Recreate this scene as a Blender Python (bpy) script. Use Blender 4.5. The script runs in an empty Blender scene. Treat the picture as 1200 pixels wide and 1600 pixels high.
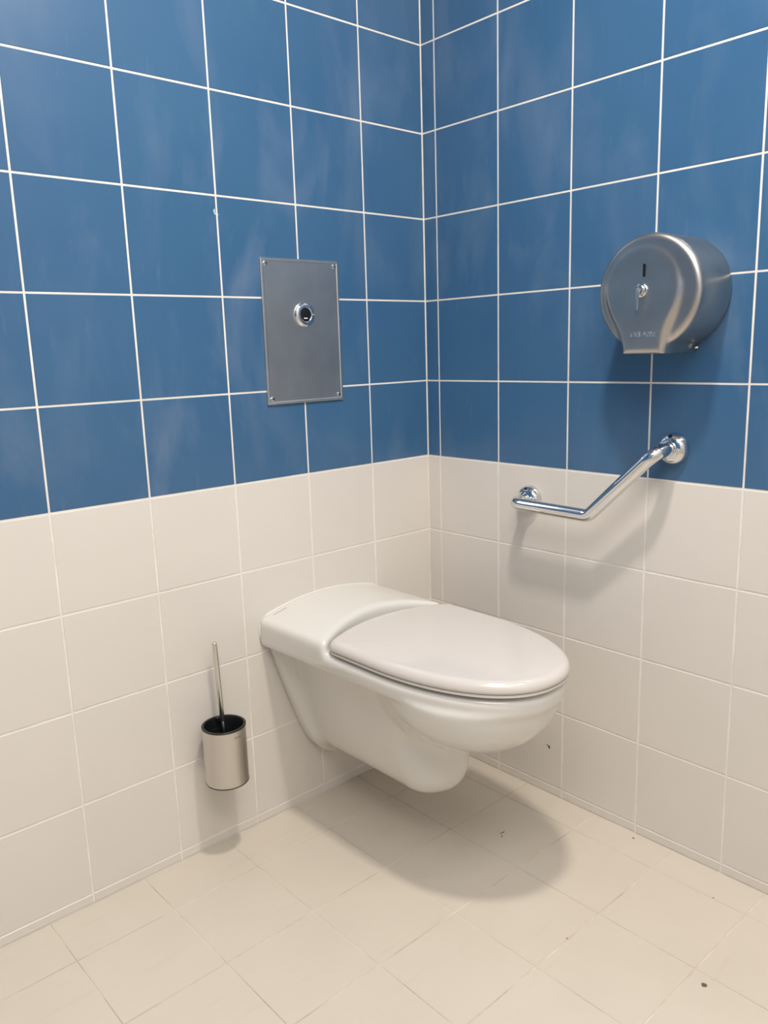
import bpy, bmesh, math, random
import numpy as np
from mathutils import Vector, Matrix

random.seed(4)
scene = bpy.context.scene
COL = scene.collection

# ------------------------------------------------------------------ camera
f_px = 1256.67
yaw, pitch, roll = 0.7278, -0.2001, -0.0310
Fv = Vector((math.cos(pitch)*math.sin(yaw), math.cos(pitch)*math.cos(yaw), math.sin(pitch)))
R0 = Vector((math.cos(yaw), -math.sin(yaw), 0)); U0 = R0.cross(Fv)
Rv = math.cos(roll)*R0 + math.sin(roll)*U0
Uv = -math.sin(roll)*R0 + math.cos(roll)*U0
cd = bpy.data.cameras.new('camera'); cam = bpy.data.objects.new('camera', cd); COL.objects.link(cam)
m = Matrix((( Rv.x, Uv.x, -Fv.x, -1.5119), (Rv.y, Uv.y, -Fv.y, -1.5120), (Rv.z, Uv.z, -Fv.z, 1.1025), (0, 0, 0, 1)))
cam.matrix_world = m
cd.sensor_fit = 'VERTICAL'; cd.sensor_height = 36.0; cd.lens = 36.0*f_px/1600
cd.clip_start = 0.02
scene.camera = cam

# ------------------------------------------------------------------ world, lamps, exposure
w = bpy.data.worlds.new('world'); scene.world = w; w.use_nodes = True
w.node_tree.nodes['Background'].inputs[0].default_value = (0.8, 0.85, 0.9, 1)
w.node_tree.nodes['Background'].inputs[1].default_value = 0.05

def area(name, loc, size, power, color, shape='DISK'):
    l = bpy.data.lights.new(name, 'AREA'); l.shape = shape; l.size = size; l.energy = power; l.color = color
    if shape == 'RECTANGLE': l.size_y = size
    o = bpy.data.objects.new(name, l); o.location = loc; COL.objects.link(o); return o
area('downlight', (-0.77, -0.97, 2.50), 0.15, 14, (1.0, 0.925, 0.84))
area('ceiling_fill', (-1.55, -1.65, 2.52), 1.1, 17, (1.0, 0.96, 0.93), 'SQUARE')  # broad fill light added overhead to lift the shadows, not a known fixture
area('ceiling_fill', (-0.45, -1.75, 2.52), 0.50, 4, (1.0, 0.93, 0.86), 'SQUARE')  # second, weaker fill, added out of view to raise the ambient level

vs = scene.view_settings
vs.view_transform = 'Standard'; vs.look = 'None'; vs.exposure = 1.0; vs.gamma = 1.0; vs.use_curve_mapping = False

# ------------------------------------------------------------------ materials
def mat(name, color, rough=0.5, metal=0.0, spec=0.5, coat=0.0):
    mt = bpy.data.materials.new(name); mt.use_nodes = True
    b = mt.node_tree.nodes['Principled BSDF']
    b.inputs['Base Color'].default_value = (*color, 1)
    b.inputs['Roughness'].default_value = rough
    b.inputs['Metallic'].default_value = metal
    b.inputs['Specular IOR Level'].default_value = spec
    b.inputs['Coat Weight'].default_value = coat
    b.inputs['Coat Roughness'].default_value = 0.03
    return mt
def N(mt, kind, **kw):
    n = mt.node_tree.nodes.new(kind)
    for k, v in kw.items(): setattr(n, k, v)
    return n
def L(mt, a, b): mt.node_tree.links.new(a, b)
def coords(mt, scale=(1, 1, 1)):
    tc = N(mt, 'ShaderNodeTexCoord'); mp = N(mt, 'ShaderNodeMapping'); mp.inputs['Scale'].default_value = scale
    L(mt, tc.outputs['Object'], mp.inputs['Vector']); return mp.outputs['Vector']
def noise(mt, vec, scale, detail=4, rough=0.6, dist=0.0):
    n = N(mt, 'ShaderNodeTexNoise'); n.inputs['Scale'].default_value = scale
    n.inputs['Detail'].default_value = detail; n.inputs['Roughness'].default_value = rough
    n.inputs['Distortion'].default_value = dist
    L(mt, vec, n.inputs['Vector']); return n.outputs['Fac']
def ramp(mt, fac, stops):
    r = N(mt, 'ShaderNodeValToRGB'); el = r.color_ramp.elements
    while len(el) > len(stops): el.remove(el[-1])
    while len(el) < len(stops): el.new(1.0)
    for e, (p, c) in zip(el, stops): e.position = p; e.color = (*c, 1) if len(c) == 3 else c
    L(mt, fac, r.inputs['Fac']); return r.outputs['Color']
def mix(mt, fac, a, b, mode='MIX'):
    x = N(mt, 'ShaderNodeMix', data_type='RGBA', blend_type=mode)
    if isinstance(fac, float): x.inputs[0].default_value = fac
    else: L(mt, fac, x.inputs[0])
    for i, v in ((6, a), (7, b)):
        if isinstance(v, tuple): x.inputs[i].default_value = (*v, 1)
        else: L(mt, v, x.inputs[i])
    return x.outputs[2]
def g(v): return (v, v, v)
def bump(mt, h, strength, dist):
    b = N(mt, 'ShaderNodeBump'); b.inputs['Strength'].default_value = strength; b.inputs['Distance'].default_value = dist
    L(mt, h, b.inputs['Height']); return b.outputs['Normal']
def BS(mt): return mt.node_tree.nodes['Principled BSDF']
def spots(mt, pts):
    """max over spots of a soft disc mask; pts: (centre, radius)"""
    tc = N(mt, 'ShaderNodeTexCoord'); nz = N(mt, 'ShaderNodeTexNoise'); nz.inputs['Scale'].default_value = 160
    L(mt, tc.outputs['Object'], nz.inputs['Vector'])
    ad = N(mt, 'ShaderNodeVectorMath', operation='MULTIPLY_ADD'); ad.inputs[1].default_value = (.006, .006, .006)
    L(mt, nz.outputs['Color'], ad.inputs[0]); L(mt, tc.outputs['Object'], ad.inputs[2])
    out = None
    for c, sc in pts:
        s = N(mt, 'ShaderNodeVectorMath', operation='SUBTRACT'); L(mt, ad.outputs[0], s.inputs[0])
        s.inputs[1].default_value = (c[0]+.003, c[1]+.003, c[2]+.003)
        k = N(mt, 'ShaderNodeVectorMath', operation='MULTIPLY'); L(mt, s.outputs[0], k.inputs[0])
        k.inputs[1].default_value = (1/sc[0], 1/sc[1], 1/sc[2])
        ln = N(mt, 'ShaderNodeVectorMath', operation='LENGTH'); L(mt, k.outputs[0], ln.inputs[0])
        mr = N(mt, 'ShaderNodeMapRange'); mr.inputs[1].default_value = 1.0; mr.inputs[2].default_value = 0.6
        L(mt, ln.outputs['Value'], mr.inputs[0])
        if out is None: out = mr.outputs[0]
        else:
            mx = N(mt, 'ShaderNodeMath', operation='MAXIMUM'); L(mt, out, mx.inputs[0]); L(mt, mr.outputs[0], mx.inputs[1]); out = mx.outputs[0]
    return out

# blue glazed wall tile with wiped, chalky residue
blue = mat('blue_tile', (0.035, 0.12, 0.28), 0.30)
v = coords(blue)
n1 = noise(blue, v, 2.3, 4, .5)
base0 = ramp(blue, n1, [(.3, (0.034, 0.108, 0.225)), (.7, (0.048, 0.128, 0.245))])
base = mix(blue, spots(blue, [((-.603, 0, 1.388), (.002, .02, .007)), ((-.599, 0, 1.383), (.006, .02, .0018))]), base0, (.55, .6, .66))
n2 = noise(blue, coords(blue, (7, 7, 2.6)), 1.0, 5, .55, .5)
sm = ramp(blue, n2, [(.50, g(0)), (.74, g(.42))])
n3 = noise(blue, coords(blue, (1, 1, 1)), 1.4, 2)
sm2 = mix(blue, 1.0, sm, ramp(blue, n3, [(.36, g(.1)), (.6, g(1))]), 'MULTIPLY')
col = mix(blue, sm2, base, (0.20, 0.26, 0.36))
n4 = noise(blue, coords(blue, (60, 60, 9)), 1.0, 3)
L(blue, mix(blue, ramp(blue, n4, [(.62, g(0)), (.8, g(.18))]), col, (0.19, 0.26, 0.38)), BS(blue).inputs['Base Color'])

white = mat('cream_tile', (0.60, 0.555, 0.50), 0.34)
v = coords(white)
L(white, ramp(white, noise(white, v, 1.7, 5), [(.3, (0.655, 0.615, 0.565)), (.7, (0.685, 0.645, 0.59))]), BS(white).inputs['Base Color'])
L(white, bump(white, noise(white, v, 9, 2), .06, .01), BS(white).inputs['Normal'])
c0 = BS(white).inputs['Base Color'].links[0].from_socket
L(white, mix(white, spots(white, [((0, -.4024, .1243), (.02, .0035, .006)), ((0, -.396, .127), (.02, .002, .002))]), c0, (.05, .045, .04)), BS(white).inputs['Base Color'])

grout = mat('grout', (0.83, 0.79, 0.72), 0.75)
v = coords(grout)
L(grout, ramp(grout, noise(grout, v, 14, 3), [(.3, (0.68, 0.64, 0.58)), (.6, (0.78, 0.75, 0.70))]), BS(grout).inputs['Base Color'])

floor_m = mat('floor_tile', (0.62, 0.56, 0.45), 0.42)
v = coords(floor_m)
fb = ramp(floor_m, noise(floor_m, v, 2.2, 5, .6), [(.3, (0.565, 0.51, 0.43)), (.72, (0.61, 0.555, 0.47))])
sc = noise(floor_m, coords(floor_m, (3, 17, 4)), 1.6, 6, .6, .4)
fb = mix(floor_m, ramp(floor_m, sc, [(.60, g(0)), (.72, g(.28))]), fb, (0.50, 0.43, 0.34))
fb = mix(floor_m, spots(floor_m, [((-.3127, -.9652, 0), (.006, .0065, .02)), ((-.2134, -.4308, 0), (.010, .0025, .02)), ((-.225, -.438, 0), (.004, .002, .02)),
                                  ((-.0851, -.8709, 0), (.0018, .0018, .02)), ((-.02, -.652, 0), (.003, .004, .02)), ((-.388, -.735, 0), (.0018, .004, .02))]), fb, (.11, .085, .06))
L(floor_m, fb, BS(floor_m).inputs['Base Color'])
L(floor_m, bump(floor_m, noise(floor_m, v, 22, 3), .10, .01), BS(floor_m).inputs['Normal'])

fgrout = mat('floor_grout', (0.66, 0.60, 0.50), 0.8)
v = coords(fgrout)
L(fgrout, ramp(fgrout, noise(fgrout, v, 5.5, 5, .65), [(.33, (0.40, 0.33, 0.25)), (.46, (0.52, 0.46, 0.37)), (.60, (0.68, 0.62, 0.53))]), BS(fgrout).inputs['Base Color'])

paint = mat('grey_paint', (0.62, 0.61, 0.59), 0.8)
ceil_m = mat('ceiling_paint', (0.80, 0.79, 0.77), 0.9)
ceramic = mat('glazed_ceramic', (0.67, 0.65, 0.605), 0.20, coat=0.35)
plastic = mat('seat_plastic', (0.61, 0.57, 0.53), 0.16, coat=0.3)
sealant = mat('sealant', (0.70, 0.68, 0.64), 0.6)
chrome = mat('chrome', (0.74, 0.745, 0.75), 0.045, 1.0)
darkm = mat('black_plastic', (0.006, 0.007, 0.008), 0.35)
whitemark = mat('white_mark', (0.8, 0.8, 0.8), 0.5)
greymark = mat('grey_print', (0.20, 0.17, 0.14), 0.6)
handle_steel = mat('satin_handle_steel', (0.70, 0.68, 0.64), 0.33, 1.0)
brushp = mat('brush_bristle', (0.5, 0.5, 0.5), 0.8)

def brushed(name, color, rough, scale, spread=.08, str_=.12):
    mt = mat(name, color, rough, 1.0)
    blot = noise(mt, coords(mt), 16, 2, .5)
    L(mt, ramp(mt, blot, [(.3, tuple(c*.88 for c in color)), (.7, color)]), BS(mt).inputs['Base Color'])
    return mt
plate_steel = brushed('satin_steel_plate', (0.60, 0.60, 0.585), 0.38, (5, 5, 90), .012, 0)
cover_steel = brushed('satin_steel_cover', (0.56, 0.53, 0.49), 0.33, (6, 6, 90), .012, 0)
holder_steel = mat('satin_steel_holder', (0.63, 0.605, 0.56), 0.31, 1.0)

# ------------------------------------------------------------------ object helpers
def link(name, me, parent=None, mt=None, smooth=False):
    o = bpy.data.objects.new(name, me); COL.objects.link(o)
    if parent: o.parent = parent
    if mt: me.materials.append(mt)
    if smooth: me.shade_smooth()
    return o
def from_bm(name, bm, mt, parent=None, smooth=True, sharp=None):
    me = bpy.data.meshes.new(name); bm.normal_update(); bm.to_mesh(me); bm.free()
    o = link(name, me, parent, mt, smooth)
    if smooth and sharp: me.set_sharp_from_angle(angle=math.radians(sharp))
    return o
def thing(name, loc, label, cat):
    o = bpy.data.objects.new(name, None); o.location = loc; o.empty_display_size = .05
    COL.objects.link(o); o['label'] = label; o['category'] = cat; return o

def lathe(profile, seg=64, axis='Z', bm=None, origin=(0, 0, 0), sx=1.0, sy=1.0):
    """profile of (radius, height); axis: direction of height"""
    bm = bm or bmesh.new(); rings = []
    def P(r, h, a):
        x, y = r*math.cos(a)*sx, r*math.sin(a)*sy
        p = {'Z': (x, y, h), '-X': (-h, x, y), '-Y': (x, -h, y)}[axis]
        return Vector(p)+Vector(origin)
    for r, h in profile:
        if r < 1e-7: rings.append([bm.verts.new(P(0, h, 0))])
        else: rings.append([bm.verts.new(P(r, h, 2*math.pi*i/seg)) for i in range(seg)])
    for A, B in zip(rings, rings[1:]):
        for i in range(seg):
            j = (i+1) % seg
            if len(A) == 1 and len(B) == 1: continue
            if len(A) == 1: bm.faces.new((A[0], B[j], B[i]))
            elif len(B) == 1: bm.faces.new((A[i], A[j], B[0]))
            else: bm.faces.new((A[i], A[j], B[j], B[i]))
    bmesh.ops.recalc_face_normals(bm, faces=bm.faces[:])
    return bm
def arc(r, a0, a1, n, c=(0, 0)):
    return [(c[0]+r*math.cos(math.radians(a0+(a1-a0)*i/n)), c[1]+r*math.sin(math.radians(a0+(a1-a0)*i/n))) for i in range(n+1)]
def box(bm, lo, hi, bev=0.0, seg=2):
    r = bmesh.ops.create_cube(bm, size=1.0)
    for vv in r['verts']: vv.co = Vector([(lo[i]+hi[i])/2+vv.co[i]*(hi[i]-lo[i]) for i in range(3)])
    if bev:
        es = list({e for vv in r['verts'] for e in vv.link_edges})
        bmesh.ops.bevel(bm, geom=es, offset=bev, segments=seg, affect='EDGES', profile=.5)
    return bm
def tube(pts, r, seg=32, bm=None, cap=True):
    bm = bm or bmesh.new(); pts = [Vector(p) for p in pts]; rings = []; up = None
    for i, p in enumerate(pts):
        t = (pts[min(i+1, len(pts)-1)]-pts[max(i-1, 0)]).normalized()
        if up is None: up = t.orthogonal().normalized()
        up = (up-t*up.dot(t)).normalized(); s = t.cross(up)
        rr = r[i] if isinstance(r, (list, tuple)) else r
        rings.append([bm.verts.new(p+(up*math.cos(2*math.pi*k/seg)+s*math.sin(2*math.pi*k/seg))*rr) for k in range(seg)])
    for A, B in zip(rings, rings[1:]):
        for k in range(seg): bm.faces.new((A[k], A[(k+1) % seg], B[(k+1) % seg], B[k]))
    if cap: bm.faces.new(rings[0][::-1]); bm.faces.new(rings[-1])
    bmesh.ops.recalc_face_normals(bm, faces=bm.faces[:])
    return bm
def fillet_path(pts, rad, n=14):
    pts = [Vector(p) for p in pts]; out = [pts[0]]
    for i in range(1, len(pts)-1):
        a, b, c = pts[i-1], pts[i], pts[i+1]; u = (a-b).normalized(); w_ = (c-b).normalized()
        ang = u.angle(w_); d = min(rad/math.tan(ang/2), (a-b).length*.49, (c-b).length*.49); rr = d*math.tan(ang/2)
        p0, p1 = b+u*d, b+w_*d; cen = b+(u+w_).normalized()*(rr/math.sin(ang/2))
        v0, v1 = (p0-cen), (p1-cen); th = v0.angle(v1); ax = v0.cross(v1).normalized()
        for k in range(n+1): out.append(cen+Matrix.Rotation(th*k/n, 3, ax) @ v0)
    out.append(pts[-1]); return out
def text_mesh(name, s, size, depth, mt, parent, mtx, font_w=1.0):
    cu = bpy.data.curves.new(name, 'FONT'); cu.body = s; cu.size = size; cu.extrude = depth; cu.align_x = 'CENTER'; cu.align_y = 'CENTER'
    cu.offset = size*.012
    tmp = bpy.data.objects.new(name, cu); COL.objects.link(tmp)
    dg = bpy.context.evaluated_depsgraph_get(); me = bpy.data.meshes.new_from_object(tmp.evaluated_get(dg))
    bpy.data.objects.remove(tmp); me.name = name
    me.transform(Matrix.Diagonal((font_w, 1, 1, 1))); me.transform(mtx); me.materials.clear()
    return link(name, me, parent, mt)

# signed distance helpers + surface nets -> smooth closed meshes
def smin(a, b, k):
    h = np.clip(.5+.5*(b-a)/k, 0, 1); return b*(1-h)+a*h-k*h*(1-h)
def smax(a, b, k): return -smin(-a, -b, k)
def surface_nets(fn, lo, hi, h, newton=6):
    ax = [np.arange(lo[i], hi[i]+h, h) for i in range(3)]
    G = np.meshgrid(*ax, indexing='ij'); D = fn(G[0], G[1], G[2]); s = D < 0
    n = [len(a) for a in ax]
    acc = np.zeros([k-1 for k in n]+[3]); cnt = np.zeros([k-1 for k in n])
    edges = []
    for c0 in [(i, j, k) for i in (0, 1) for j in (0, 1) for k in (0, 1)]:
        for a in range(3):
            if c0[a] == 0:
                c1 = list(c0); c1[a] = 1; edges.append((c0, tuple(c1), a))
    def sub(A, c): return A[c[0]:n[0]-1+c[0], c[1]:n[1]-1+c[1], c[2]:n[2]-1+c[2]]
    for c0, c1, a in edges:
        d0, d1 = sub(D, c0), sub(D, c1); x = (d0 < 0) != (d1 < 0)
        t = np.where(x, d0/np.where(x, d0-d1, 1), 0)
        for q in range(3):
            off = c0[q]+(t if q == a else 0); acc[..., q] += np.where(x, off, 0)
        cnt += x
    act = cnt > 0; idx = -np.ones(act.shape, int); idx[act] = np.arange(act.sum())
    I = np.argwhere(act); V = np.array(lo)+h*(I+acc[act]/cnt[act][:, None])
    faces = []
    for a in range(3):
        b, c = [(1, 2), (2, 0), (0, 1)][a]
        sl0 = [slice(None)]*3; sl1 = [slice(None)]*3; sl0[a] = slice(0, -1); sl1[a] = slice(1, None)
        s0, s1 = s[tuple(sl0)], s[tuple(sl1)]; X = np.argwhere(s0 != s1)
        X = X[(X[:, b] > 0) & (X[:, c] > 0) & (X[:, b] < n[b]-1) & (X[:, c] < n[c]-1)]
        fl = s0[tuple(X.T)]
        def cell(db, dc):
            Y = X.copy(); Y[:, b] -= db; Y[:, c] -= dc; return idx[tuple(Y.T)]
        q = np.stack([cell(1, 1), cell(0, 1), cell(0, 0), cell(1, 0)], 1)
        q[~fl] = q[~fl][:, ::-1]; faces.append(q)
    Fc = np.concatenate(faces)
    def grad(V, e): return np.stack([(fn(*(V+np.eye(3)[i]*e).T)-fn(*(V-np.eye(3)[i]*e).T))/(2*e) for i in range(3)], 1)
    ia = Fc.ravel(); ib = np.roll(Fc, -1, axis=1).ravel(); nv = len(V)
    a_, b_ = np.concatenate([ia, ib]), np.concatenate([ib, ia]); dg = np.maximum(np.bincount(a_, minlength=nv), 1)
    for it in range(newton+5):
        if it < newton+3:      # even out the spacing, then slide back onto the surface
            avg = np.stack([np.bincount(a_, weights=V[b_, i], minlength=nv) for i in range(3)], 1)/dg[:, None]
            V = V*.4+avg*.6
        for _ in range(2):
            gr = grad(V, h*.1); d = fn(V[:, 0], V[:, 1], V[:, 2])
            st = d[:, None]*gr/np.maximum((gr**2).sum(1), .05)[:, None]
            ln = np.linalg.norm(st, axis=1); st *= np.minimum(1, h*.3/np.maximum(ln, 1e-9))[:, None]; V = V-st
    nr = grad(V, h*.45); nr /= np.maximum(np.linalg.norm(nr, axis=1), 1e-9)[:, None]
    for _ in range(8):
        nr = nr*.4+.6*np.stack([np.bincount(a_, weights=nr[b_, i], minlength=nv) for i in range(3)], 1)/dg[:, None]
        nr /= np.maximum(np.linalg.norm(nr, axis=1), 1e-9)[:, None]
    return V, Fc, nr
def net_obj(name, fn, lo, hi, h, mt, parent, relax=2):
    V, Fc, nr = surface_nets(fn, lo, hi, h)
    me = bpy.data.meshes.new(name); me.from_pydata(V.tolist(), [], Fc.tolist()); me.update()
    o = link(name, me, parent, mt, True)
    me.normals_split_custom_set_from_vertices(nr.tolist())
    return o

# ------------------------------------------------------------------ the room
ZB = 0.8205
XR = [0, -.1986, -.3973, -.5972, -.7975, -.9983] + [-.9983-.2*k for k in range(1, 8)]
YR = [0, -.045, -.2421, -.4422, -.6437, -.8439] + [-.8439-.2*k for k in range(1, 8)]
ZR = [0, .023, .223, .422, .621, .8205, 1.0179, 1.2192, 1.4194, 1.6204, 1.8207] + [1.8207+.2*k for k in range(1, 5)]
X0, Y0, ZC = XR[-1], YR[-1], ZR[-1]

def tiled(name, origin, u, vdir, nrm, us, vs_, gap, cham, mats, pick, thick=.10, label=None):
    """slab with grout face plus individually chamfered tiles, one structural mesh"""
    O, u, vdir, nrm = Vector(origin), Vector(u), Vector(vdir), Vector(nrm)
    V, Fs, M = [], [], []
    def P(a, b, c): V.append(tuple(O+u*a+vdir*b+nrm*c)); return len(V)-1
    flip = u.cross(vdir).dot(nrm) < 0
    def quad(q, mi):
        Fs.append(q[::-1] if flip else q); M.append(mi)
    ua, ub, va, vb = us[0], us[-1], vs_[0], vs_[-1]; rec = -.0009
    c = [P(a, b, d) for d in (rec, -thick) for a, b in ((ua-.003, va-.003), (ub+.003, va-.003), (ub+.003, vb+.003), (ua-.003, vb+.003))]
    quad([c[0], c[1], c[2], c[3]], 0); quad([c[7], c[6], c[5], c[4]], 0)
    for i in range(4): j = (i+1) % 4; quad([c[j], c[i], c[4+i], c[4+j]], 0)
    for i in range(len(us)-1):
        for k in range(len(vs_)-1):
            gu, gv = gap if isinstance(gap, tuple) else (gap, gap)
            a0, a1, b0, b1 = us[i]+gu/2, us[i+1]-gu/2, vs_[k]+gv/2, vs_[k+1]-gv/2
            if a1-a0 < .004 or b1-b0 < .004: continue
            o_ = [P(a, b, rec) for a, b in ((a0, b0), (a1, b0), (a1, b1), (a0, b1))]
            t_ = [P(a, b, random.uniform(-.00012, .00012)) for a, b in ((a0+cham, b0+cham), (a1-cham, b0+cham), (a1-cham, b1-cham), (a0+cham, b1-cham))]
            mi = pick((us[i]+us[i+1])/2, (vs_[k]+vs_[k+1])/2)
            quad(t_, mi)
            for q in range(4): r = (q+1) % 4; quad([o_[q], o_[r], t_[r], t_[q]], mi)
    me = bpy.data.meshes.new(name); me.from_pydata(V, [], Fs); me.update()
    for mt in mats: me.materials.append(mt)
    me.polygons.foreach_set('material_index', M)
    o = bpy.data.objects.new(name, me); COL.objects.link(o); o['kind'] = 'structure'
    if label: o['label'] = label; o['category'] = name.split('_')[0]
    return o
wp = lambda a, b: 2 if b > ZB else 1
wm = [grout, white, blue]
up = (0, 0, 1)
tiled('wall_back', (0, 0, 0), (-1, 0, 0), up, (0, -1, 0), [-x for x in XR], ZR, .0039, .0007, wm, wp,
      label='tiled wall behind the toilet, blue above and cream below, on the left')
tiled('wall_right', (0, 0, 0), (0, -1, 0), up, (-1, 0, 0), [-y for y in YR], ZR, .0039, .0007, wm, wp,
      label='tiled wall carrying the grab bar and paper dispenser, on the right')
tiled('wall_left', (X0, 0, 0), (0, -1, 0), up, (1, 0, 0), [-y for y in YR], ZR, .0039, .0007, wm, wp,
      label='tiled wall out of view on the left')
tiled('wall_front', (0, Y0, 0), (-1, 0, 0), up, (0, 1, 0), [-x for x in XR], ZR, .0039, .0007, [grout, white, paint], wp,
      label='tiled wall out of view behind the camera')
fx = [0] + [.0885+.2*k for k in range(12)]; fx = [a for a in fx if a < -X0-.02] + [-X0]
fy = [0, .1365] + [.1365+.2001*k for k in range(1, 12)]; fy = [a for a in fy if a < -Y0-.02] + [-Y0]
tiled('floor', (0, 0, 0), (-1, 0, 0), (0, -1, 0), up, fx, fy, (.0016, .0026), .0004, [fgrout, floor_m], lambda a, b: 1,
      label='cream tiled floor under the toilet')
bm = box(bmesh.new(), (X0-.1, Y0-.1, ZC), (.1, .1, ZC+.1)); o = from_bm('ceiling', bm, ceil_m, smooth=False); o['kind'] = 'structure'

# ------------------------------------------------------------------ wall-hung toilet  (local: X right, -Y out of the wall, Z up)
TX = -.373
toilet = thing('wall_hung_toilet', (TX, 0, 0), 'white ceramic wall-hung toilet with closed lid, mounted below the steel flush plate', 'toilet')
def plan(X, D, a, Dc, b, p=2.2, hb=None):
    """outline: straight sides, super-elliptic nose"""
    Dn = np.maximum(D-Dc, 0)
    k = (np.abs(X/a)**p+(Dn/b)**p)**(1/p)+1e-9
    gx = (np.abs(X)/a)**(p-1)/a*k**(1-p); gd = (Dn/b)**(p-1)/b*k**(1-p)
    return (k-1)/np.maximum(np.sqrt(gx*gx+gd*gd), 1.0)
def step_edge(X): return .188+.043*np.minimum(np.abs(X)/.17, 1.1)**2
def pan_sdf(X, Y, Z):
    D = -Y
    a = .187-.006*np.clip(D/.3, 0, 1)
    out = plan(X, D, .181, .375, .309)
    out = np.maximum(out, 0)+np.minimum(out, 0)-(a-.181)
    out = out+.15*np.clip(.478-Z, 0, .05)*np.clip(D/.5, 0, 1)
    top = .532-.85*X*X
    deck = smax(Z-top, D-step_edge(X), .014)
    rim = Z-.4775
    roof = smin(deck, rim, .014)
    belt = smax(smax(out, roof, .016), .4385-Z, .010)
    belt = np.maximum(belt, -.03-D)
    # bowl
    bf = np.where(D > .478, .193, .163)
    k0 = np.sqrt((X/.170)**2+((D-.478)/bf)**2+((Z-.450)/.142)**2)+1e-9
    k1 = np.sqrt((X/.170**2)**2+((D-.478)/bf**2)**2+((Z-.450)/.142**2)**2)+1e-9
    bowl = np.where(k0 > .3, k0*(k0-1)/k1, -.05)
    bowl = smax(bowl, Z-.4455, .004)
    # side panels / trapway running back to the wall
    wz = .052+.078*np.clip((Z-.15)/.29, 0, 1)**.8
    keel = smax(smax((np.abs(X)-wz)*.95, .150-Z, .050), D-.40, .06)
    trap = np.sqrt((X/.070)**2+((D-.382)/.069)**2); trap = (trap-1)*.072
    trap = smax(smax(trap, .163-Z, .080), Z-.42, .02)
    low = smin(keel, trap, .022)
    # mounting foot against the wall
    wf = .161*np.clip((Z-.115)/.30, 1e-4, 1.1)**.55
    foot = smax(smax((np.abs(X)-wf)*.8, D-.030, .012), Z-.45, .01)
    low = smin(low, foot, .035)
    low = np.maximum(np.maximum(low, -.03-D), Z-.455)
    body = smin(low, bowl, .060)
    body = smin(body, belt, .010)
    return np.maximum(body, .0-D)
net_obj('toilet_pan', pan_sdf, (-.21, -.72, .09), (.21, .012, .56), .0032, ceramic, toilet, 2)

def lid_outline(shrink, n=220):
    pts = []
    a, Dc, b, p = .180-shrink, .375, .314-shrink, 2.2
    # nose from right to left
    for i in range(n+1):
        t = math.pi*i/n; c, s = math.cos(t), math.sin(t)
        pts.append((a*math.copysign(abs(c)**(2/p), c), Dc+b*abs(s)**(2/p)))
    # left side, rounded corner, concave-edge back, right side
    xc = .1785-shrink
    back = []
    m_ = 60
    for i in range(m_+1):
        X = -xc+2*xc*i/m_
        q = abs(X)/xc
        D = .196+shrink+.048*q**2+ .012*max(0, (q-.92)/.08)**2
        back.append((X, D))
    pts += [(-a, .345), (-a, .300), (-a, .272)] + back + [(a, .272), (a, .300), (a, .345)]
    return pts
def loft_outline(name, layers, mt, parent, crown=0.0):
    bm = bmesh.new(); rings = []
    for shrink, z in layers:
        rings.append([bm.verts.new((x, -d, z)) for x, d in lid_outline(shrink)])
    n = len(rings[0])
    for A, B in zip(rings, rings[1:]):
        for i in range(n): bm.faces.new((A[i], A[(i+1) % n], B[(i+1) % n], B[i]))
    # crowned top: shrink the last ring towards the middle
    last = rings[-1]; z0 = layers[-1][1]; cen = Vector((0, -.44, 0)); prev = last
    base = [vv.co.copy() for vv in last]
    for k in range(1, 9):
        q = k/9; rr = []
        for c in base:
            pnt = Vector((c.x, c.y, 0)).lerp(cen, q); rr.append(bm.verts.new((pnt.x, pnt.y, z0+crown*(1-(1-q)**2))))
        for i in range(n): bm.faces.new((prev[i], prev[(i+1) % n], rr[(i+1) % n], rr[i]))
        prev = rr
    c_ = bm.verts.new((cen.x, cen.y, z0+crown))
    for i in range(n): bm.faces.new((prev[i], prev[(i+1) % n], c_))
    bm.faces.new(rings[0][::-1])
    bmesh.ops.recalc_face_normals(bm, faces=bm.faces[:])
    return from_bm(name, bm, mt, parent, True, 50)
lay = [(.010, .4915), (.0015, .4915), (0, .4930)] + [(.0165*(1-math.cos(math.radians(t))), .497+.0165*math.sin(math.radians(t))) for t in range(0, 91, 10)]
loft_outline('toilet_lid', lay, plastic, toilet, .004)
loft_outline('toilet_seat', [(.012, .4835), (.005, .4835), (.001, .4850), (.001, .4885), (.004, .4905)], plastic, toilet, 0)
# bumpers that carry the seat above the rim
bm = bmesh.new()
bm.free()
for bx_, by_ in ((-.14, -.34), (.14, -.34), (-.1, -.58), (.1, -.58)):
    from_bm('seat_bumper', box(bmesh.new(), (bx_-.012, by_-.008, .4770), (bx_+.012, by_+.008, .4835), .001), plastic, toilet, False)
# sealant bead where deck and foot meet the wall
def bead(pts, r, name='sealant_bead'): return from_bm(name, tube(pts, r, 8), sealant, toilet)
ptsb = [(-.184, -.0012, .445), (-.1865, -.0012, .47), (-.186, -.0012, .488), (-.178, -.0012, .500)] + \
       [(x/100, -.0012, .5315-.85*(x/100)**2) for x in range(-16, 17, 1)] + [(.178, -.0012, .500), (.186, -.0012, .488), (.1865, -.0012, .47), (.184, -.0012, .445)]
bead(ptsb, .0032)
# small illegible maker's print on the deck
bm = bmesh.new(); ss = random.Random(2)
for i in range(9):
    x = -.158+i*.0042; z = .532-.85*x*x
    box(bm, (x, -.0215, z-.0004), (x+.0028*ss.uniform(.5, 1), -.0165, z+.0004))
o = from_bm('maker_print', bm, greymark, toilet, False); o['label'] = 'small faint grey-brown print'

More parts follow.
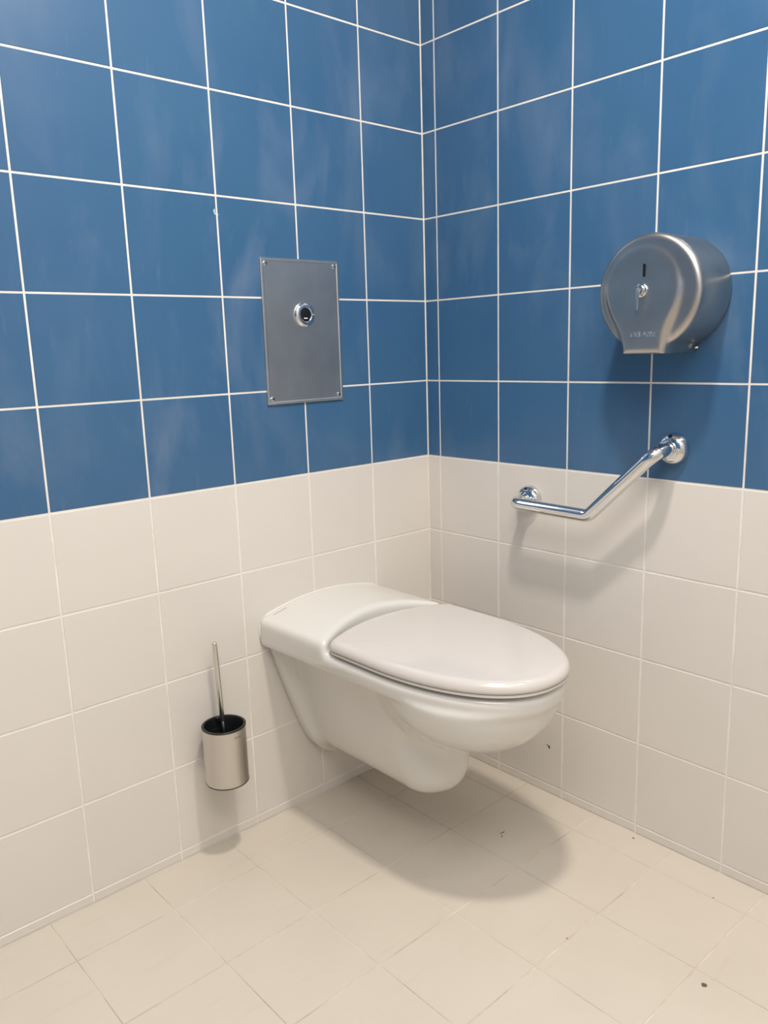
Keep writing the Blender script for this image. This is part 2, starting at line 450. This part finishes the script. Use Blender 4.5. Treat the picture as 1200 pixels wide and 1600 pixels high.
# ------------------------------------------------------------------ flush plate
fp = thing('flush_plate', (-.3948, 0, 1.1455), 'rectangular brushed steel flush plate with round chrome sensor, on blue tiles above the toilet', 'flush plate')
W, H = .1073, .1582
bm = bmesh.new(); prof = [(0, .0), (0, .0042), (.0012, .0052), (.0050, .0055), (.0062, .0048), (.0072, .0045)]
rings = [[bm.verts.new((sx*(W-i_), -d, sz*(H-i_))) for sx, sz in ((-1, -1), (1, -1), (1, 1), (-1, 1))] for i_, d in prof]
for A, B in zip(rings, rings[1:]):
    for i in range(4): bm.faces.new((A[i], A[(i+1) % 4], B[(i+1) % 4], B[i]))
bm.faces.new(rings[-1]); bm.faces.new(rings[0][::-1]); bmesh.ops.recalc_face_normals(bm, faces=bm.faces[:])
from_bm('plate', bm, plate_steel, fp, False)
for sx in (-1, 1):
    for sz in (-1, 1):
        bm = lathe([(0, .0078), (.0020, .0078), (.0022, .0070), (.0042, .0068), (.0052, .0055), (.0054, .0040), (0, .0040)], 28, '-Y', None, (sx*(W-.013), 0, sz*(H-.0125)))
        s_ = from_bm('screw', bm, chrome, fp, True, 40)
        bm = lathe([(0, .0081), (.0017, .0081), (.0017, .0077), (0, .0077)], 6, '-Y', None, (sx*(W-.013), 0, sz*(H-.0125)))
        from_bm('screw_socket', bm, darkm, s_, False)
cz_ = .0378; cx_ = .0035
ringp = [(.0278, .004), (.0278, .0062), (.0270, .0080), (.0250, .0098), (.0225, .0110), (.0195, .0116), (.0170, .0117), (.0156, .0114), (.0150, .0104), (.0147, .006), (0, .006)]
sr = from_bm('sensor_ring', lathe(ringp, 64, '-Y', None, (cx_, 0, cz_)), chrome, fp, True, 50); sr['label'] = 'round polished chrome ring'
from_bm('sensor_window', lathe([(0, .0102), (.0110, .0100), (.0142, .0094), (.0146, .0065), (0, .0065)], 40, '-Y', None, (cx_, 0, cz_)), darkm, sr, True, 50)
bm = box(bmesh.new(), (cx_-.0055, -.0106, cz_-.0090), (cx_+.0045, -.0096, cz_-.0068), .0003); from_bm('window_mark', bm, whitemark, sr, False)
bm = box(bmesh.new(), (cx_+.0165, -.0120, cz_-.0005), (cx_+.0235, -.0108, cz_+.0004)); from_bm('index_line', bm, whitemark, sr, False)

# ------------------------------------------------------------------ toilet paper dispenser (local: -X out of wall, S = -Y to the right in view)
dp = thing('toilet_paper_dispenser', (0, -.6975, 1.191), 'round brushed steel toilet paper dispenser with lock, on blue tiles above the grab bar', 'paper dispenser')
DR = .105
def cover_sdf(X, Y, Z):
    D = -X; S = -Y
    r = np.sqrt(S*S+Z*Z)
    drum = smax(r-DR, D-.120, .013)
    # bulged, bulb-shaped centre that runs down into the neck
    c = np.sqrt((S+.009)**2+(Z-.006)**2)-.0725
    neck = np.maximum(np.abs(S+.002)-.041, np.maximum(-.113-Z, Z+.02))
    bulb = smin(c, neck, .050)
    t_ = np.clip((.052-Z)/.10, 0, 1); t_ = t_*t_*(3-2*t_)
    face = smax(bulb, D-.1195-.0095*t_, .009)
    face = np.maximum(face, .09-D)
    neckb = np.maximum(np.maximum(np.abs(S+.002)-.0425, np.maximum(-.113-Z, Z+.06)), D-.119)
    f = smin(drum, face, .010)
    f = smin(f, neckb, .006)
    f = smax(f, -.113-Z, .003)
    return np.maximum(f, .0015-D)
net_obj('dispenser_cover', cover_sdf, (-.136, -.112, -.119), (.004, .112, .110), .0021, cover_steel, dp, 1)
FX = -.1258
def capsule_plate(bm, cx, cz, w_, h_, x0, x1, axis=None):
    pts = [(cx+w_*math.cos(t), cz+h_+w_*math.sin(t)) for t in [math.pi*i/8 for i in range(9)]] + [(cx+w_*math.cos(t), cz-h_+w_*math.sin(t)) for t in [math.pi+math.pi*i/8 for i in range(9)]]
    A = [bm.verts.new((x0, a, b)) for a, b in pts]; B = [bm.verts.new((x1, a, b)) for a, b in pts]; n = len(pts)
    for i in range(n): bm.faces.new((A[i], A[(i+1) % n], B[(i+1) % n], B[i]))
    bm.faces.new(A); bm.faces.new(B[::-1]); bmesh.ops.recalc_face_normals(bm, faces=bm.faces[:]); return bm
LS = .0080     # lock axis in local y
from_bm('level_window', capsule_plate(bmesh.new(), .0042, .0385, .0024, .0095, -.1242, -.116), darkm, dp, False)['label'] = 'narrow black vertical slot'
lock = from_bm('lock', lathe([(.0125, -FX-.002), (.0125, -FX+.0010), (.0115, -FX+.0020), (.0095, -FX+.0024), (.0088, -FX+.0060), (.0078, -FX+.0072), (.0050, -FX+.0074), (.0045, -FX+.0064), (0, -FX+.0064)], 40, '-X', None, (0, LS, .003)), chrome, dp, True, 40)
lock['label'] = 'small round chrome lock'
from_bm('keyhole', box(bmesh.new(), (FX-.0070, LS-.0006, -.0005), (FX-.0060, LS+.0006, .0065)), darkm, lock, False)
# key in the lock with bow hanging down
bm = bmesh.new()
box(bm, (FX-.0145, LS-.0008, -.0005), (FX-.006, LS+.0008, .0060), .0003)
pts = [(0, .005), (-.0040, .003), (-.0050, -.004), (-.0038, -.012), (-.0022, -.018), (-.0018, -.033), (.0018, -.033), (.0022, -.018), (.0038, -.012), (.0050, -.004), (.0040, .003)]
A = [bm.verts.new((FX-.0135, LS+a*.85, b+.001)) for a, b in pts]; B = [bm.verts.new((FX-.0117, LS+a*.85, b+.001)) for a, b in pts]
for i in range(len(pts)): j = (i+1) % len(pts); bm.faces.new((A[i], A[j], B[j], B[i]))
bm.faces.new(A); bm.faces.new(B[::-1]); bmesh.ops.recalc_face_normals(bm, faces=bm.faces[:])
from_bm('key', bm, handle_steel, lock, False)
tm = Matrix.Translation((-.1291, .0005, -.0775)) @ Matrix(((0, 0, -1, 0), (-1, 0, 0, 0), (0, 1, 0, 0), (0, 0, 0, 1)))
let_m = mat('embossed_letter', (0.78, 0.77, 0.75), 0.22, 1.0)
text_mesh('lettering', 'DELABIE', .0135, .0009, let_m, dp, tm, 1.0)
bm = lathe([(0, .0), (.1, .0), (.1035, .0005), (.1035, .0035), (0, .0035)], 90, '-X'); from_bm('back_plate', bm, cover_steel, dp, False)
bm = lathe([(0, .006), (.002, .0055), (.0028, .0)], 16, '-X', None, (0, 0, 0))
for vv in bm.verts: vv.co = Vector((-.012+vv.co.y, -.0445+vv.co.x, -.104+vv.co.z))
from_bm('rivet', bm, chrome, dp)

# ------------------------------------------------------------------ grab bar
gb = thing('grab_bar', (0, -.53, .80), 'bent polished chrome grab bar fixed to the right wall below the paper dispenser', 'grab bar')
pU, pL = Vector((0, -.701, .888)), Vector((0, -.341, .743))
so = -.072
path = fillet_path([(pU.x-.004, pU.y, pU.z), (so, pU.y, pU.z), (so, -.549, .7405), (so, pL.y, pL.z), (pL.x-.004, pL.y, pL.z)], .030, 14)
bm = tube([p_-gb.location for p_ in path], .0143, 36)
from_bm('bar', bm, chrome, gb, True, 60)
for pt, rr in ((pU, .0325), (pL, .0325)):
    q = pt-gb.location
    prof = [(0, .0), (rr, .0), (rr, .0035)] + [(rr-.0155*(1-math.cos(math.radians(t))), .0035+.0190*math.sin(math.radians(t))) for t in range(8, 91, 9)] + [(.0160, .0236), (.0160, .0275), (.0144, .0280)]
    fl = from_bm('wall_flange', lathe(prof, 56, '-X', None, tuple(q)), chrome, gb, True, 45)
    d_ = Vector((-.70, 0, .71)).normalized()
    bm = bmesh.new(); r_ = bmesh.ops.create_cone(bm, cap_ends=True, segments=20, radius1=.0042, radius2=.0042, depth=.004)
    rot = Vector((0, 0, 1)).rotation_difference(d_).to_matrix()
    cpos = q+Vector((-.0180, 0, .0255))
    for vv in bm.verts: vv.co = rot @ vv.co + cpos
    from_bm('grub_screw_hole', bm, darkm, fl, False)

# ------------------------------------------------------------------ brush holder and brush
HX, HY, HZ0, HZ1, HR = -.707, -.0665, .188, .318, .0468
bh = thing('brush_holder', (HX, HY, HZ0), 'round satin steel brush holder with black rim, low on the wall left of the toilet', 'brush holder')
h_ = HZ1-HZ0
from_bm('holder_shell', lathe([(HR-.001, .0020), (HR, .0022), (HR, h_-.0022), (HR-.001, h_-.0020), (HR-.001, .0020)], 96), holder_steel, bh, True, 40)
bm = bmesh.new(); seg = 96
prof = [(0, .0), (HR+.0002, .0), (HR+.0004, .0022), (HR-.0012, .0022), (HR-.0012, h_-.0030), (HR+.0005, h_-.0022), (HR+.0008, h_), (HR-.0010, h_+.0012), (HR-.0045, h_+.0006), (HR-.0055, h_-.002), (HR-.0065, .008), (0, .008)]
lathe(prof, seg, 'Z', bm)
from_bm('inner_liner', bm, darkm, bh, True, 40)['label'] = 'black plastic liner and rim'
bm = box(bmesh.new(), (-.0145, .040, .035), (.0145, -HY, .105), .002); from_bm('wall_bracket', bm, darkm, bh, False)
# handle rest: small notch lug on the back of the rim
bm = box(bmesh.new(), (.004, .0335, h_-.010), (.026, .0445, h_+.0010), .0015); from_bm('handle_rest', bm, darkm, bh, False)
dirn = Vector((-.30, -1, 0)).normalized(); sidev = Vector((1*-dirn.y, dirn.x, 0)); sidev = up_ = Vector((0, 0, 1)).cross(-dirn)*-1
nrm = Vector((.10, -1, 0)).normalized(); rgt = Vector((0, 0, 1)).cross(nrm)*1.0
mtx = Matrix(((rgt.x, 0, nrm.x, 0), (rgt.y, 0, nrm.y, 0), (0, 1, 0, 0), (0, 0, 0, 1)))
tt = Matrix.Translation(nrm*(HR+.00005)+Vector((0, 0, h_-.0155))) @ mtx
text_mesh('maker_print', 'DELABIE', .0045, .00005, greymark, bh, tt, .95)

br = thing('toilet_brush', (-.6925, -.034, HZ0), 'slim steel handled toilet brush standing in the round wall holder', 'toilet brush')
bx = -.0005
bm = tube([(.003, -.012, .030), (.0020, -.003, .090), (.0016, 0, .1235)], .0045, 20); from_bm('shaft', bm, darkm, br)
bm = tube([(.0016, 0, .1225), (.0015, 0, .1235), (-.004, 0, .300), (-.0041, 0, .3045), (-.0041, 0, .306)], [.0040, .0054, .0054, .0050, .0036], 24)
from_bm('handle', bm, handle_steel, br, True, 50)
bm = bmesh.new(); rnd = random.Random(5)
for i in range(260):
    a = rnd.uniform(0, 2*math.pi); z = rnd.uniform(.016, .070); c = Vector((.004, -.016, z)); d = Vector((math.cos(a), math.sin(a), rnd.uniform(-.2, .2)))
    p1 = c+d*.019; s = Vector((-d.y, d.x, 0)).normalized()*.0006
    v_ = [bm.verts.new(c-s), bm.verts.new(c+s), bm.verts.new(p1+s), bm.verts.new(p1-s)]; bm.faces.new(v_)
from_bm('bristles', bm, brushp, br, False)
